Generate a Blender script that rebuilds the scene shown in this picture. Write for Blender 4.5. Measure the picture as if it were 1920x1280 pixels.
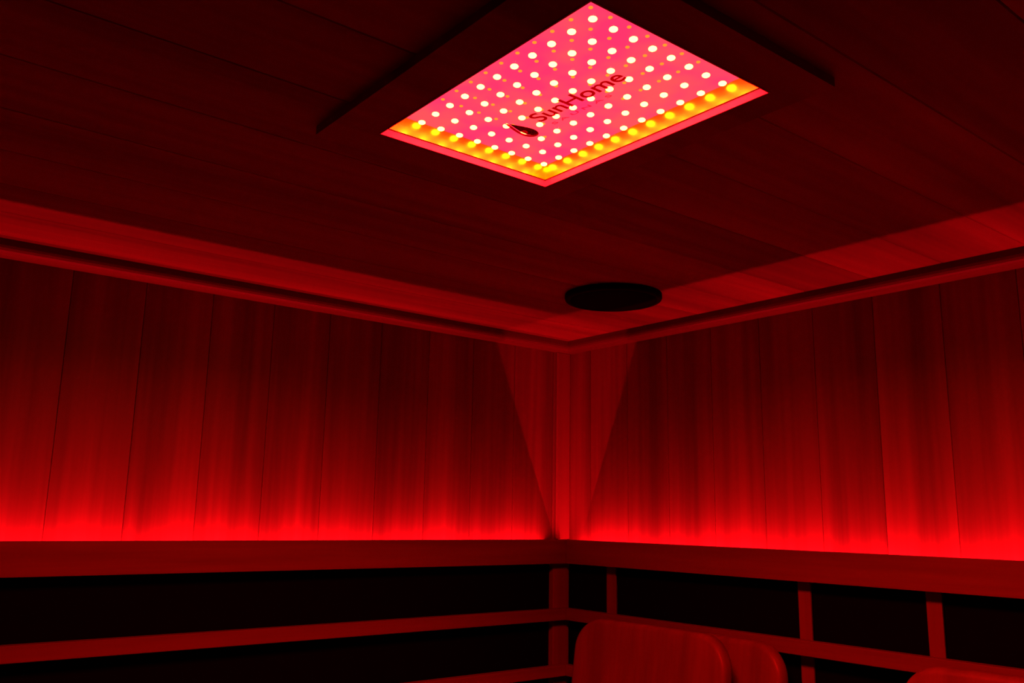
import bpy, bmesh, math, random
from mathutils import Vector, Matrix
random.seed(7)
for o in list(bpy.data.objects): bpy.data.objects.remove(o)
S = bpy.context.scene
COL = S.collection
UP = 1.4                    # the geometry below is written with z = 0 at 1.4 m above the floor

# ------------------------------------------------------------------ camera, world, lights, exposure
cam_d = bpy.data.cameras.new('camera'); cam = bpy.data.objects.new('camera', cam_d); COL.objects.link(cam)
YAW, PITCH, ROLL = 0.8972965, 0.1959242, 0.0178815
f = Vector((math.cos(PITCH)*math.cos(YAW), math.cos(PITCH)*math.sin(YAW), math.sin(PITCH)))
r = Vector((math.sin(YAW), -math.cos(YAW), 0)); u = r.cross(f)
r2 = r*math.cos(ROLL)+u*math.sin(ROLL); u2 = -r*math.sin(ROLL)+u*math.cos(ROLL)
m = Matrix((r2, u2, -f)).transposed().to_4x4()
m.translation = Vector((-1.73093, -1.89773, UP))
cam.matrix_world = m
cam_d.sensor_width = 36; cam_d.lens = 1650.33/1920*36; cam_d.clip_start = .01
S.camera = cam

w = bpy.data.worlds.new('world'); S.world = w; w.use_nodes = True
w.node_tree.nodes['Background'].inputs[0].default_value = (0, 0, 0, 1)
w.node_tree.nodes['Background'].inputs[1].default_value = 0
S.view_settings.view_transform = 'Standard'; S.view_settings.look = 'None'
S.view_settings.exposure = 0; S.view_settings.gamma = 1; S.view_settings.use_curve_mapping = False

STRIP_W = 9.6              # watts of each red light strip
STRIP_COL = (1.0, .0035, .016)
BOARD = 3.0                 # glow of the red light board in the ceiling panel
PANEL_W = 30.0              # watts its lensed diodes throw downwards
def strip_lamp(name, centre, length, along, tilt_to):
    d = bpy.data.lights.new(name, 'AREA'); d.shape = 'RECTANGLE'; d.size = length; d.size_y = .0025
    d.energy = STRIP_W*length/1.8; d.color = STRIP_COL
    o = bpy.data.objects.new(name, d); COL.objects.link(o)
    a = math.radians(TILT)
    n = (Vector((0, 0, 1))*math.cos(a)+Vector(tilt_to)*math.sin(a)).normalized()   # the way it shines
    x = Vector(along); y = (-n).cross(x)
    mm = Matrix((x, y, -n)).transposed().to_4x4(); mm.translation = Vector(centre)+Vector((0, 0, UP))
    o.matrix_world = mm
TILT = 37
d = bpy.data.lights.new('panel_lamp', 'AREA'); d.shape = 'RECTANGLE'; d.size = .26; d.size_y = .37
d.energy = PANEL_W; d.color = (1, .0015, .004); d.spread = math.radians(162)
o = bpy.data.objects.new('panel_lamp', d); COL.objects.link(o); o.location = (-1.055, -1.1435, .5150+UP)
strip_lamp('strip_lamp', (-1.06, -.0325, -.108), 1.90, (1, 0, 0), (0, 1, 0))
strip_lamp('strip_lamp', (-.0325, -1.078, -.108), 2.04, (0, 1, 0), (1, 0, 0))

# ------------------------------------------------------------------ materials
def new_mat(name):
    mt = bpy.data.materials.new(name); mt.use_nodes = True
    nt = mt.node_tree; return mt, nt, nt.nodes, nt.links, nt.nodes['Principled BSDF']
def wood(name, scale, base=(.26, .12, .065), lo=.5, hi=1.15, rough=.5, amount=1.0):
    """grain stretched along the axis with the small scale; every plank shifted by its own random number"""
    mt, nt, N, L, P = new_mat(name)
    tc = N.new('ShaderNodeTexCoord'); oi = N.new('ShaderNodeObjectInfo')
    mul = N.new('ShaderNodeVectorMath'); mul.operation = 'SCALE'; mul.inputs[0].default_value = (41, 59, 67)
    L.new(oi.outputs['Random'], mul.inputs['Scale'])
    add = N.new('ShaderNodeVectorMath'); L.new(tc.outputs['Object'], add.inputs[0]); L.new(mul.outputs[0], add.inputs[1])
    def noise(k, detail):
        mp = N.new('ShaderNodeMapping'); mp.inputs['Scale'].default_value = [s*k for s in scale]
        L.new(add.outputs[0], mp.inputs[0])
        n = N.new('ShaderNodeTexNoise'); n.inputs['Detail'].default_value = detail; n.inputs['Scale'].default_value = 1
        L.new(mp.outputs[0], n.inputs[0]); return n.outputs[0]
    a = noise(1, 2); b = noise(5, 4)
    mx = N.new('ShaderNodeMath'); mx.operation = 'MULTIPLY_ADD'; mx.inputs[1].default_value = .28; L.new(b, mx.inputs[0])
    m2 = N.new('ShaderNodeMath'); m2.operation = 'MULTIPLY'; m2.inputs[1].default_value = .72; L.new(a, m2.inputs[0]); L.new(m2.outputs[0], mx.inputs[2])
    mr = N.new('ShaderNodeMapRange'); mr.inputs['From Min'].default_value = .36; mr.inputs['From Max'].default_value = .64
    mid = (lo+hi)/2; mr.inputs['To Min'].default_value = mid+(lo-mid)*amount; mr.inputs['To Max'].default_value = mid+(hi-mid)*amount
    L.new(mx.outputs[0], mr.inputs['Value'])
    rr = N.new('ShaderNodeMapRange'); rr.inputs['To Min'].default_value = .82; rr.inputs['To Max'].default_value = 1.12
    L.new(oi.outputs['Random'], rr.inputs['Value'])
    m3 = N.new('ShaderNodeMath'); m3.operation = 'MULTIPLY'; L.new(mr.outputs[0], m3.inputs[0]); L.new(rr.outputs[0], m3.inputs[1])
    vm = N.new('ShaderNodeVectorMath'); vm.operation = 'SCALE'; vm.inputs[0].default_value = base; L.new(m3.outputs[0], vm.inputs['Scale'])
    L.new(vm.outputs[0], P.inputs['Base Color'])
    P.inputs['Roughness'].default_value = rough; P.inputs['Specular IOR Level'].default_value = .3
    bp = N.new('ShaderNodeBump'); bp.inputs['Strength'].default_value = .15; bp.inputs['Distance'].default_value = .001
    L.new(b, bp.inputs['Height']); L.new(bp.outputs[0], P.inputs['Normal'])
    return mt
W_LEFT = wood('wood_left_wall', (13, 1, .5), amount=.9)
W_RIGHT = wood('wood_right_wall', (1, 13, .5), amount=.85)
W_CEIL = wood('wood_ceiling', (.4, 8, 1), lo=.45, hi=1.15, amount=1)
W_X = wood('wood_along_x', (1.5, 30, 30), amount=.35)
W_Y = wood('wood_along_y', (30, 1.5, 30), amount=.35)
W_Z = wood('wood_upright', (30, 30, 1.5), amount=.35)
TRIM_X = wood('moulding_wood_x', (1.5, 30, 30), base=(.16, .075, .04), amount=.35)
TRIM_Y = wood('moulding_wood_y', (30, 1.5, 30), base=(.16, .075, .04), amount=.35)
W_PALE = wood('wood_pale_batten', (30, 30, 1.5), base=(.27, .13, .07), lo=.8, amount=.35)
W_BACK = wood('wood_backrest', (20, 22, 1.2), amount=.45, rough=.4)
def plain(name, col, rough=.6, metal=0, spec=.3):
    mt, nt, N, L, P = new_mat(name)
    tc = N.new('ShaderNodeTexCoord'); n = N.new('ShaderNodeTexNoise'); n.inputs['Scale'].default_value = 60
    L.new(tc.outputs['Object'], n.inputs[0])
    mr = N.new('ShaderNodeMapRange'); mr.inputs['To Min'].default_value = .85; mr.inputs['To Max'].default_value = 1.15
    L.new(n.outputs[0], mr.inputs['Value'])
    vm = N.new('ShaderNodeVectorMath'); vm.operation = 'SCALE'; vm.inputs[0].default_value = col; L.new(mr.outputs[0], vm.inputs['Scale'])
    L.new(vm.outputs[0], P.inputs['Base Color'])
    P.inputs['Roughness'].default_value = rough; P.inputs['Metallic'].default_value = metal; P.inputs['Specular IOR Level'].default_value = spec
    return mt
BLACK = plain('black_carbon', (.003, .002, .002), .9, spec=.03)
SPK = plain('black_grille', (.003, .002, .002), .9, spec=.03)
SPK_RIM = plain('black_plastic', (.004, .003, .003), .8, spec=.05)
LINER = plain('polished_copper_liner', (1, .62, .02), .30, metal=1)
RIM = plain('white_acrylic_rim', (.8, .07, .42), .4)
FLOOR = wood('wood_floor', (1.2, 20, 1), base=(.08, .045, .03), amount=.6)
BENCH_X = wood('bench_wood_x', (1.5, 30, 30), base=(.15, .075, .04), amount=.4)
BENCH_Y = wood('bench_wood_y', (30, 1.5, 30), base=(.15, .075, .04), amount=.4)
UNSEEN_DARK_GLASS = plain('unseen_wall_dark_glass', (.01, .01, .01), .05, spec=.5)
def emit(name, col, strength=1, vary=False):
    mt, nt, N, L, P = new_mat(name); N.remove(P)
    e = N.new('ShaderNodeEmission'); e.inputs['Strength'].default_value = strength; e.inputs['Color'].default_value = (*col, 1)
    L.new(e.outputs[0], N['Material Output'].inputs['Surface'])
    if vary:
        tc = N.new('ShaderNodeTexCoord'); n = N.new('ShaderNodeTexNoise'); n.inputs['Scale'].default_value = 14; n.inputs['Detail'].default_value = 2
        L.new(tc.outputs['Object'], n.inputs[0])
        cr = N.new('ShaderNodeValToRGB'); cr.color_ramp.elements[0].position = .38; cr.color_ramp.elements[1].position = .68
        cr.color_ramp.elements[0].color = (*col, 1); cr.color_ramp.elements[1].color = (*vary, 1)
        L.new(n.outputs[0], cr.inputs[0]); L.new(cr.outputs[0], e.inputs['Color'])
    return mt
k = 1/BOARD
BOARD_M = emit('glowing_red_board', (1, .042*k, .17*k), BOARD, vary=(1, .10*k, .12*k))
LED_M = emit('lit_diode', (20, 8, .85), 1)
REFLECTION_M = emit('diode_reflection', (3, .36, .03), 1)  # mirrored spots of the diodes, put in as an amber glow
STRIP_M = emit('lit_strip', (1.0, .003, .016), 3)
def see_through(name, tint, gloss):
    mt, nt, N, L, P = new_mat(name); N.remove(P)
    t = N.new('ShaderNodeBsdfTransparent'); t.inputs[0].default_value = (*tint, 1)
    g = N.new('ShaderNodeBsdfGlossy'); g.inputs['Roughness'].default_value = .03
    mx = N.new('ShaderNodeMixShader'); mx.inputs[0].default_value = gloss
    L.new(t.outputs[0], mx.inputs[1]); L.new(g.outputs[0], mx.inputs[2]); L.new(mx.outputs[0], N['Material Output'].inputs['Surface'])
    return mt
GLASS = see_through('clear_cover', (.985, .985, .985), .04)
INK = see_through('dark_red_ink', (.42, 0, .1), .005)
INK2 = see_through('faint_red_ink', (.75, .45, .6), .005)
INK_DARK = see_through('black_red_ink', (.17, 0, .02), .005)

# ------------------------------------------------------------------ mesh helpers
def box(bm, a, b, bevel=0):
    a, b = [min(p, q) for p, q in zip(a, b)], [max(p, q) for p, q in zip(a, b)]
    v = [bm.verts.new((x, y, z)) for x in (a[0], b[0]) for y in (a[1], b[1]) for z in (a[2], b[2])]
    fs = [bm.faces.new([v[i] for i in q]) for q in ((0, 1, 3, 2), (4, 6, 7, 5), (0, 4, 5, 1), (2, 3, 7, 6), (0, 2, 6, 4), (1, 5, 7, 3))]
    if bevel:
        es = list({e for q in fs for e in q.edges})
        bmesh.ops.bevel(bm, geom=es, offset=bevel, segments=2, affect='EDGES', profile=.5)
    return bm
def prism(bm, poly, fn, t0, t1):
    """poly: list of (p, q) profile points; fn(p, q, t) gives the point; t0, t1 may be functions of (p, q)"""
    g = lambda t, p, q: t(p, q) if callable(t) else t
    A = [bm.verts.new(fn(p, q, g(t0, p, q))) for p, q in poly]; B = [bm.verts.new(fn(p, q, g(t1, p, q))) for p, q in poly]
    n = len(poly); bm.faces.new(A); bm.faces.new(B[::-1])
    for i in range(n): bm.faces.new((A[i], B[i], B[(i+1) % n], A[(i+1) % n]))
    return bm
def obj(name, bm, mat, parent=None, smooth=False):
    bmesh.ops.recalc_face_normals(bm, faces=bm.faces)
    me = bpy.data.meshes.new(name)
    if parent is not None:
        off = Vector(parent.location)
        if parent.parent: off = off+Vector(parent.parent.location)
        bmesh.ops.translate(bm, verts=bm.verts, vec=-off)
    bm.to_mesh(me); bm.free(); me.materials.append(mat)
    if smooth:
        for q in me.polygons: q.use_smooth = True
    o = bpy.data.objects.new(name, me); COL.objects.link(o)
    if parent is not None: o.parent = parent
    return o
def tag(o, label, cat, group=None):
    o['label'] = label; o['category'] = cat
    if group: o['group'] = group
    return o
def thing(name, loc, label, cat, group=None):
    o = bpy.data.objects.new(name, None); COL.objects.link(o); o.location = loc; o.empty_display_size = .05
    return tag(o, label, cat, group)
def struct(name, bm, mat, label=None):
    o = obj(name, bm, mat); o['kind'] = 'structure'
    if label: o['label'] = label
    return o

# ------------------------------------------------------------------ the setting
XB, YB, ZF, ZC = -2.02, -2.16, -1.4, .5
TH, CH, GAP = .012, .0014, .0002      # plank thickness, chamfer, half joint
def plank_profile(a, b):              # across coordinate a<b, depth 0 = face, TH = back
    a, b = a+GAP, b-GAP
    return [(a, TH), (a, CH), (a+CH, 0), (b-CH, 0), (b, CH), (b, TH)]
def seams(first, pitch, lo, hi):
    out = [hi]; s = first
    while s > hi-.01: s -= pitch
    while s > lo+.01: out.append(s); s -= pitch
    out.append(lo); return out[::-1]
pb = []
# left wall (y = 0), planks upright
wall = struct('wall_left', box(bmesh.new(), (XB, TH, ZF), (TH+.02, TH+.02, ZC+.02)), W_LEFT, 'left wall of upright softwood boards in red light')
s = seams(-.0612, .1434, XB, 0)
for a, b in zip(s, s[1:]):
    obj('plank', prism(bmesh.new(), plank_profile(a, b), lambda p, q, t: (p, q, t), ZF, ZC), W_LEFT, wall)
# right wall (x = 0)
wall = struct('wall_right', box(bmesh.new(), (TH, YB, ZF), (TH+.02, TH, ZC+.02)), W_RIGHT, 'right wall of upright softwood boards in red light')
s = seams(-.0915, .1437, YB, 0)
for a, b in zip(s, s[1:]):
    obj('plank', prism(bmesh.new(), plank_profile(a, b), lambda p, q, t: (q, p, t), ZF, ZC), W_RIGHT, wall)
# the two unseen walls behind the camera, made dark to absorb bounced light
wall = struct('wall_back_unseen', box(bmesh.new(), (XB, YB-.010, ZF), (0, YB, ZC)), UNSEEN_DARK_GLASS, 'unseen front of the cabin, made dark glass to absorb bounced light')
wall = struct('wall_front_unseen', box(bmesh.new(), (XB, YB, ZF), (XB-.010, 0, ZC)), UNSEEN_DARK_GLASS, 'unseen side of the cabin, made dark glass to absorb bounced light')
# floor
fl = struct('floor', box(bmesh.new(), (XB, YB, ZF-.04), (0, 0, ZF-.013)), FLOOR)
s = seams(-.1, .15, YB, 0)
for a, b in zip(s, s[1:]):
    obj('plank', prism(bmesh.new(), plank_profile(a, b), lambda p, q, t: (t, p, ZF-q), XB, 0), FLOOR, fl)
# ceiling with the cut-out of the light panel
HX0, HX1, HY0, HY1 = -1.200, -.910, -1.344, -.943
bm = bmesh.new(); z0, z1 = ZC+TH+.0005, ZC+.03
box(bm, (XB, YB, z0), (HX0, 0, z1)); box(bm, (HX1, YB, z0), (0, 0, z1))
box(bm, (HX0, YB, z0), (HX1, HY0, z1)); box(bm, (HX0, HY1, z0), (HX1, 0, z1))
ceil = struct('ceiling', bm, W_CEIL, 'ceiling of long softwood boards around the red light panel')
s = seams(-.0615, .1523, YB, 0)
for a, b in zip(s, s[1:]):
    bm = bmesh.new(); fn = lambda p, q, t: (t, p, ZC+q); prof = plank_profile(a, b)
    if b <= HY0 or a >= HY1: prism(bm, prof, fn, XB, 0)
    else:
        prism(bm, prof, fn, XB, HX0); prism(bm, prof, fn, HX1, 0)
        lo, hi = a+GAP, b-GAP
        if hi > HY1: prism(bm, [(HY1, TH), (HY1, 0), (hi-CH, 0), (hi, CH), (hi, TH)], fn, HX0, HX1)
        if lo < HY0: prism(bm, [(lo, TH), (lo, CH), (lo+CH, 0), (HY0, 0), (HY0, TH)], fn, HX0, HX1)
    obj('plank', bm, W_CEIL, ceil)

# ceiling moulding: upright fillet above a hollow that faces down
prof = [(0, ZC), (.044, ZC), (.0438, .4870), (.0428, .4820), (.0402, .4775), (.0360, .4745), (.0300, .4728), (.0240, .4722), (0, .472)]
struct('trim_1', prism(bmesh.new(), prof, lambda p, q, t: (t, -p, q), XB, lambda p, q: -p), TRIM_X, 'wooden moulding where the left wall meets the ceiling')
struct('trim_2', prism(bmesh.new(), prof, lambda p, q, t: (-p, t, q), YB, lambda p, q: -p), TRIM_Y, 'wooden moulding where the right wall meets the ceiling')
struct('trim_3', box(bmesh.new(), (-.050, -.007, -.060), (-.0005, 0, .4718), .0015), W_PALE, 'slim pale batten standing in the corner between the two lit walls')

# ------------------------------------------------------------------ ledges, strips, heater guards
D, BT = .07, .018                 # how far the rails stand out, board thickness
ZL, ZLB = -.0605, -.123
def mitre(t): return lambda p, q: t
# corner post: a board standing on the left wall, from the bench to above the ledge
tag(obj('corner_post', box(bmesh.new(), (-.094, -.045, -.929), (-.0365, -.0005, -.0640), .002), W_Z), 'upright wooden post in the corner under the two glowing ledges', 'post')
for side in ('left', 'right'):
    L_ = side == 'left'
    P = (lambda p, q, t: (t, -p, q)) if L_ else (lambda p, q, t: (-p, t, q))
    end = XB if L_ else YB
    wm = W_X if L_ else W_Y
    mid = (XB/2, -.035) if L_ else (-.035, YB/2)
    led = thing('light_ledge', (mid[0], mid[1], ZLB), 'long wooden ledge hiding a red light strip along the %s wall' % side, 'ledge')
    # front board, mitred at the room corner
    pr = [(D-BT, ZLB), (D, ZLB), (D, ZL+.001), (D-.001, ZL), (D-BT, ZL)]
    obj('front_board', prism(bmesh.new(), pr, P, end+.001, lambda p, q: -p-.0003), wm, led)
    pr = [(.001, ZLB+.001), (D-BT-.0005, ZLB+.001), (D-BT-.0005, ZLB+.009), (.001, ZLB+.009)]
    stop = -.0955 if L_ else -.0465
    obj('bottom_board', prism(bmesh.new(), pr, P, end+.001, stop), wm, led)
    # the light strip lying in the trough
    pr = [(.0265, -.1135), (.0385, -.1135), (.0385, -.1115), (.0265, -.1115)]
    st = thing('light_strip', (mid[0], mid[1], -.1135), 'red light strip glowing behind the ledge on the %s wall' % side, 'light strip')
    obj('strip_base', prism(bmesh.new(), pr, P, end+.06, stop-.012), RIM, st)
    bmc = bmesh.new(); n = 110; a0, a1 = end+.07, stop-.016
    for i in range(n):
        t = a0+(a1-a0)*i/(n-1)
        c = (t, -.0325) if L_ else (-.0325, t)
        box(bmc, (c[0]-.0025, c[1]-.0025, -.1114), (c[0]+.0025, c[1]+.0025, -.1104))
    ch = obj('diode_row', bmc, STRIP_M, st); ch['kind'] = 'stuff'
    # guard rails in front of the black heater panels
    g = thing('wall_heater', (mid[0], mid[1], -.929), 'black panel heater behind wooden rails under the glowing ledge on the %s wall' % side, 'heater')
    for i, (za, zb) in enumerate(((-.241, -.271), (-.386, -.413), (-.530, -.558), (-.674, -.702), (-.82, -.848))):
        pr = [(.047, zb), (D-.001, zb), (D, zb+.001), (D, za-.001), (D-.001, za), (.047, za)]
        obj('rail', prism(bmesh.new(), pr, P, end+.001, lambda p, q: -p-.0003), wm, g)
    # slats: upright, behind the rails
    spots = ((-.189, -.222), (-.765, -.795), (-1.042, -1.072), (-1.6, -1.63)) if not L_ else ((-1.72, -1.75),)
    for a, b in spots:
        A, B = ((a, -.035), (b, -.0295)) if L_ else ((-.035, a), (-.0295, b))
        obj('slat', box(bmesh.new(), (A[0], A[1], -.928), (B[0], B[1], -.1235), .001), W_Z, g)
    # black heater panels, one per bay between the uprights, in two heights
    if L_: bays = (('long', -1.719, -.095),)
    else: bays = (('short', -.188, -.036), ('wide', -.764, -.223), ('middle', -1.041, -.796), ('far right', -1.599, -1.073))
    for bn, a, b in bays:
        for row, z0, z1 in (('upper', -.2595, -.1235), ('second', -.402, -.2605), ('lower', -.9285, -.403)):
            A, B = ((a, -.029), (b, -.001)) if L_ else ((-.029, a), (-.001, b))
            obj('heater_panel', box(bmesh.new(), (A[0], A[1], z0), (B[0], B[1], z1), .001), BLACK, g)

# ------------------------------------------------------------------ benches (below the frame) that carry the backrests
bz = -.93
b = thing('bench', (-.28, -1.08, ZF), 'wooden bench below the right wall under the backrests', 'bench')
for i in range(5):
    x1 = -.012-i*.11
    obj('seat_board', box(bmesh.new(), (x1-.106, YB+.002, bz-.022), (x1, -.002, bz), .003), BENCH_Y, b)
obj('front_panel', box(bmesh.new(), (-.55, YB+.002, ZF), (-.53, -.002, bz-.0225), .002), BENCH_Y, b)
b = thing('bench', (-1.29, -.28, ZF), 'wooden bench below the left wall', 'bench')
for i in range(5):
    y1 = -.012-i*.11
    obj('seat_board', box(bmesh.new(), (XB+.002, y1-.106, bz-.022), (-.566, y1, bz), .003), BENCH_X, b)
obj('front_panel', box(bmesh.new(), (XB+.002, -.55, ZF), (-.566, -.53, bz-.0225), .002), BENCH_X, b)

# ------------------------------------------------------------------ backrests
def backrest(xf, y_right, y_left, ztop, label, lean=.13):
    """rounded wooden slab, front face at x = xf at the top, leaning back on the bench"""
    hw = (y_left-y_right)/2; cy = (y_left+y_right)/2
    zb = bz+.001; H = ztop-zb; T = .034; R = .075
    def outline(ins, sc=1):
        pts = []; a, c, rr = hw-ins, H/2-ins, max(R-ins, .004)
        for k, (sx, sz) in enumerate(((1, 1), (-1, 1), (-1, -1), (1, -1))):
            for j in range(13):
                t = math.pi/2*(k+j/12)
                pts.append(((sx*(a-rr)+rr*math.cos(t))*sc, (sz*(c-rr)+rr*math.sin(t))*sc))
            x0, z0_ = pts[-1]; k2 = (k+1) % 4; sx2, sz2 = ((1, 1), (-1, 1), (-1, -1), (1, -1))[k2]
            t = math.pi/2*(k+1); x1, z1_ = (sx2*(a-rr)+rr*math.cos(t))*sc, (sz2*(c-rr)+rr*math.sin(t))*sc
            for j in range(1, 8): pts.append((x0+(x1-x0)*j/8, z0_+(z1_-z0_)*j/8))
        return pts
    def place(uu, vv, d):          # d: depth from the front face (0) to the back (T)
        curve = .014*(1-(uu/hw)**2)          # slightly hollow across
        s_curve = .010*math.sin((vv/(H/2))*2.2)
        return Vector((xf+d+curve-(H/2-vv)*lean+s_curve-.008, cy+uu, zb+H/2+vv))
    bm = bmesh.new(); rings = []
    spec = [(.2, 'f', .02), (.45, 'f', .02), (.7, 'f', .02), (.9, 'f', .02)]
    for sc, _, ins in spec: rings.append([(p, 0) for p in outline(.011, sc)])
    for ins, d in ((.011, 0), (.006, .0012), (.0022, .0045), (0, .0105), (0, T-.0105), (.0022, T-.0045), (.006, T-.0012), (.011, T)):
        rings.append([(p, d) for p in outline(ins)])
    for sc, _, ins in spec[::-1]: rings.append([(p, T) for p in outline(.011, sc)])
    vr = [[bm.verts.new(place(p[0], p[1], d)) for p, d in rg] for rg in rings]
    n = len(vr[0])
    for A, B in zip(vr, vr[1:]):
        for i in range(n): bm.faces.new((A[i], A[(i+1) % n], B[(i+1) % n], B[i]))
    for rg, d in ((vr[0], 0), (vr[-1], T)):
        c = bm.verts.new(place(0, 0, d))
        for i in range(n): bm.faces.new((rg[i], rg[(i+1) % n], c))
    zmin = min(v.co.z for v in bm.verts)
    t = thing('backrest', (xf-H*lean, cy, bz), label, 'backrest', 'rounded wooden backrests by the right wall')
    obj('panel', bm, W_BACK, t, smooth=True)
    for vv in (-H*.36, -.05):
        c = place(0, vv, T); bm = bmesh.new()
        box(bm, (c.x-.002, cy-hw*.7, c.z-.02), (c.x+.011, cy+hw*.7, c.z+.02), .002)
        obj('batten', bm, W_Y, t)
    return t
backrest(-.205, -.703, -.252, -.237, 'rounded wooden backrest nearest the corner, in front of another one')
backrest(-.120, -.778, -.325, -.250, 'rounded wooden backrest half hidden behind the one nearest the corner')
backrest(-.120, -1.47, -1.022, -.249, 'rounded wooden backrest standing alone at the far right under the third slat')

# ------------------------------------------------------------------ ceiling loudspeaker
c = (-.333, -.514); sp = thing('ceiling_speaker', (c[0], c[1], ZC), 'round black loudspeaker grille on the ceiling near the corner', 'loudspeaker')
def lathe(prof, seg=64):
    bm = bmesh.new(); rows = []
    for rr, z in prof:
        if rr < 1e-6: rows.append([bm.verts.new((c[0], c[1], z))])
        else: rows.append([bm.verts.new((c[0]+rr*math.cos(2*math.pi*i/seg), c[1]+rr*math.sin(2*math.pi*i/seg), z)) for i in range(seg)])
    for A, B in zip(rows, rows[1:]):
        for i in range(seg):
            j = (i+1) % seg
            if len(A) == 1: bm.faces.new((A[0], B[i], B[j]))
            elif len(B) == 1: bm.faces.new((A[i], A[j], B[0]))
            else: bm.faces.new((A[i], B[i], B[j], A[j]))
    return bm
obj('bezel', lathe([(.098, ZC-.0002), (.110, ZC-.0002), (.1105, ZC-.009), (.109, ZC-.0125), (.106, ZC-.014), (.100, ZC-.014), (.098, ZC-.012), (.098, ZC-.0002)]), SPK_RIM, sp, True)
obj('grille', lathe([(0, ZC-.0165), (.03, ZC-.0163), (.06, ZC-.0156), (.085, ZC-.0143), (.0975, ZC-.0125), (.0975, ZC-.001), (0, ZC-.001)]), SPK, sp, True)

# ------------------------------------------------------------------ red light panel in the ceiling
OX0, OX1, OY0, OY1 = -1.197, -.913, -1.341, -.946
ZS, ZG, ZBD = .488, .4982, .5212
lp = thing('ceiling_light', ((OX0+OX1)/2, (OY0+OY1)/2, ZS), 'rectangular recessed ceiling panel glowing pink red with rows of bright diodes', 'ceiling light')
bm = bmesh.new()                                   # wooden surround standing a little below the boards
SX0, SX1, SY0, SY1 = -1.260, -.866, -1.398, -.886
z0, z1 = ZS, ZC-.0003
box(bm, (SX0, SY0, z0), (OX0-.002, SY1, z1)); box(bm, (OX1+.002, SY0, z0), (SX1, SY1, z1))
box(bm, (OX0-.002, SY0, z0), (OX1+.002, OY0-.002, z1)); box(bm, (OX0-.002, OY1+.002, z0), (OX1+.002, SY1, z1))
obj('surround', bm, W_CEIL, lp)
def ring(z0, z1, th):
    bm = bmesh.new()
    box(bm, (OX0-th, OY0-th, z0), (OX0, OY1+th, z1)); box(bm, (OX1, OY0-th, z0), (OX1+th, OY1+th, z1))
    box(bm, (OX0, OY0-th, z0), (OX1, OY0, z1)); box(bm, (OX0, OY1, z0), (OX1, OY1+th, z1))
    return bm
obj('rim', ring(ZS-.0008, ZG-.0012, .0018), RIM, lp)
gap_bm = bmesh.new()  # thin black ring put in for the shadow gap at the cover edge
for g0, g1 in (((OX0, OY0), (OX0+.0007, OY1)), ((OX1-.0007, OY0), (OX1, OY1)), ((OX0, OY0), (OX1, OY0+.0007)), ((OX0, OY1-.0007), (OX1, OY1))):
    box(gap_bm, (*g0, ZG-.0014), (*g1, ZG-.0002))
obj('gap_shadow', gap_bm, SPK_RIM, lp)
ln = obj('liner', ring(ZG-.001, ZBD+.004, .0018), LINER, lp); ln['label'] = 'polished inner side walls mirroring the diodes'
obj('light_board', box(bmesh.new(), (OX0+.0002, OY0+.0002, ZBD), (OX1-.0002, OY1-.0002, ZBD+.003)), BOARD_M, lp)
gl = obj('cover_plate', box(bmesh.new(), (OX0+.0003, OY0+.0003, ZG), (OX1-.0003, OY1-.0003, ZG+.0015)), GLASS, lp)
gl['label'] = 'clear cover plate with printed lettering'
# diodes: white hot lenses, and amber dots added for their reflections
def sphere(radius, squash, seg=14, rings=8):
    bm = bmesh.new(); bmesh.ops.create_uvsphere(bm, u_segments=seg, v_segments=rings, radius=radius)
    for v in bm.verts: v.co.z *= squash
    me = bpy.data.meshes.new('diode'); bm.to_mesh(me); bm.free()  # mesh of the diodes and of the dots for their reflections
    for q in me.polygons: q.use_smooth = True
    return me
me_led = sphere(.0049, .5); me_led.materials.append(LED_M)
me_reflection = sphere(.0026, .5, 10, 6); me_reflection.materials.append(REFLECTION_M)
base = Vector(lp.location)
for i in range(8):
    for j in range(11):
        x = -1.139+i*(1.139-.9215)/7; y = -1.2835+j*(1.2835-.9525)/10
        d = bpy.data.objects.new('diode', me_led); COL.objects.link(d); d.parent = lp; d.location = Vector((x, y, .5188))-base
for i in range(7):                 # glowing dots standing in for the diodes mirrored between cover and board
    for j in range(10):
        d = bpy.data.objects.new('diode_reflection', me_reflection); COL.objects.link(d); d.parent = lp
        d.location = Vector((-1.1535+i*.0287, -1.2955+j*.0302, .5207))-base
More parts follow.
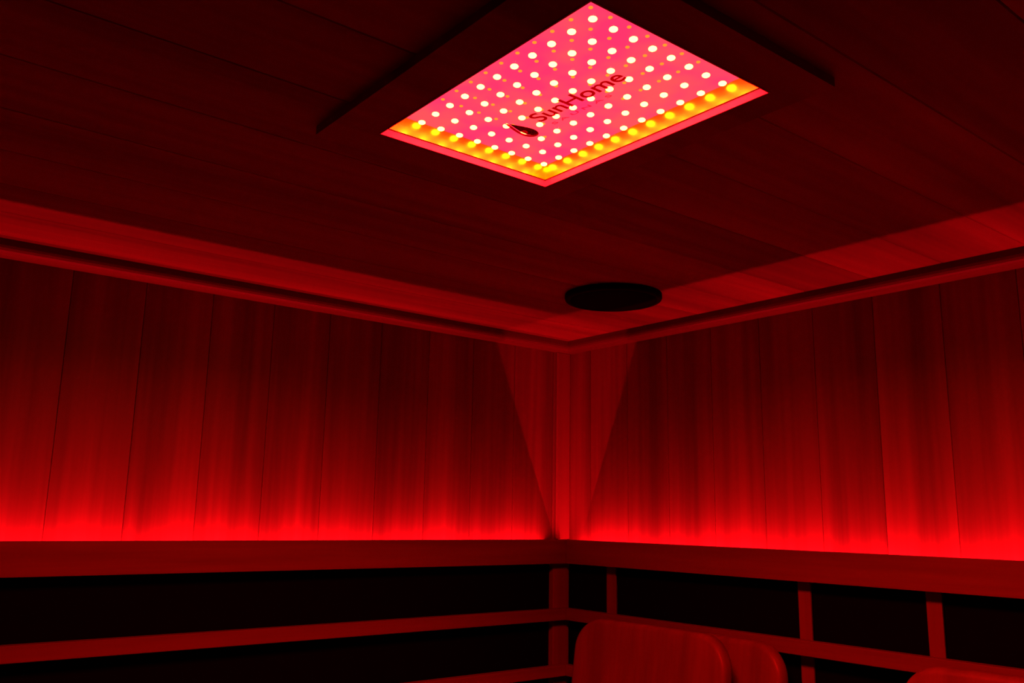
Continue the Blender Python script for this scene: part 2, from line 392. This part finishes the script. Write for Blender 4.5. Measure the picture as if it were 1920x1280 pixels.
# lettering printed on the cover: reads from the corner side; x of the text = -y of the room, up = -x
def text_mesh(body, u0, width, v0, cap, z, mat, name, space=1):
    cu = bpy.data.curves.new('t', 'FONT'); cu.body = body; cu.size = 1; cu.extrude = .004; cu.offset = .014; cu.space_character = space
    o = bpy.data.objects.new('t', cu); COL.objects.link(o)
    bpy.context.view_layer.update()
    me = bpy.data.meshes.new_from_object(o.evaluated_get(bpy.context.evaluated_depsgraph_get()))
    bpy.data.objects.remove(o)
    xs = [v.co.x for v in me.vertices]; ys = [v.co.y for v in me.vertices]
    sx = width/(max(xs)-min(xs)); capu = max(ys)
    off = base
    for v in me.vertices:
        uu = u0+(v.co.x-min(xs))*sx; vv = v0+v.co.y*cap/capu
        v.co = Vector((-vv, -uu, z-v.co.z*.02))-off
    me.name = name; me.materials.clear(); me.materials.append(mat)
    t = bpy.data.objects.new(name, me); COL.objects.link(t); t.parent = gl
    return t
text_mesh('SunHome', 1.093, .153, 1.0475, .0240, ZG-.0006, INK, 'lettering')
text_mesh('SAUNAS', 1.099, .105, 1.0295, .0062, ZG-.0006, INK2, 'lettering', 1.6)
def flat(polys, mat, name):
    bm = bmesh.new()
    for poly in polys:
        A = [bm.verts.new((-v, -uu, ZG-.0006)) for uu, v in poly]; B = [bm.verts.new((-v, -uu, ZG-.0010)) for uu, v in poly]
        n = len(poly); bm.faces.new(A); bm.faces.new(B[::-1])
        for i in range(n): bm.faces.new((A[i], B[i], B[(i+1) % n], A[(i+1) % n]))
    bmesh.ops.recalc_face_normals(bm, faces=bm.faces); bmesh.ops.triangulate(bm, faces=bm.faces)
    bmesh.ops.translate(bm, verts=bm.verts, vec=-base)
    me = bpy.data.meshes.new(name); bm.to_mesh(me); bm.free(); me.materials.append(mat)
    o = bpy.data.objects.new(name, me); COL.objects.link(o); o.parent = gl
def drop(th, W, Hh, cu, cv): return (cu+W*math.sin(th)*math.sin(th/2)**1.6, cv+Hh*math.cos(th))
inner = [drop(2*math.pi*i/48, .0125, .0235, 1.0620, 1.0520) for i in range(48)]
outer_l = [drop(2*math.pi-t, .0165, .0275, 1.0585, 1.0525) for t in [i*math.pi*1.30/40 for i in range(41)]]
inner_l = [drop(2*math.pi-t, .0132, .0232, 1.0606, 1.0525) for t in [i*math.pi*1.30/40 for i in range(41)]]
flat([inner], INK_DARK, 'drop_emblem')
flat([outer_l+inner_l[::-1]], INK, 'drop_outline')

# ------------------------------------------------------------------ put the room on its floor
for o in list(bpy.data.objects):
    if o.parent is None and o.type in ('MESH', 'EMPTY'): o.location.z += UP
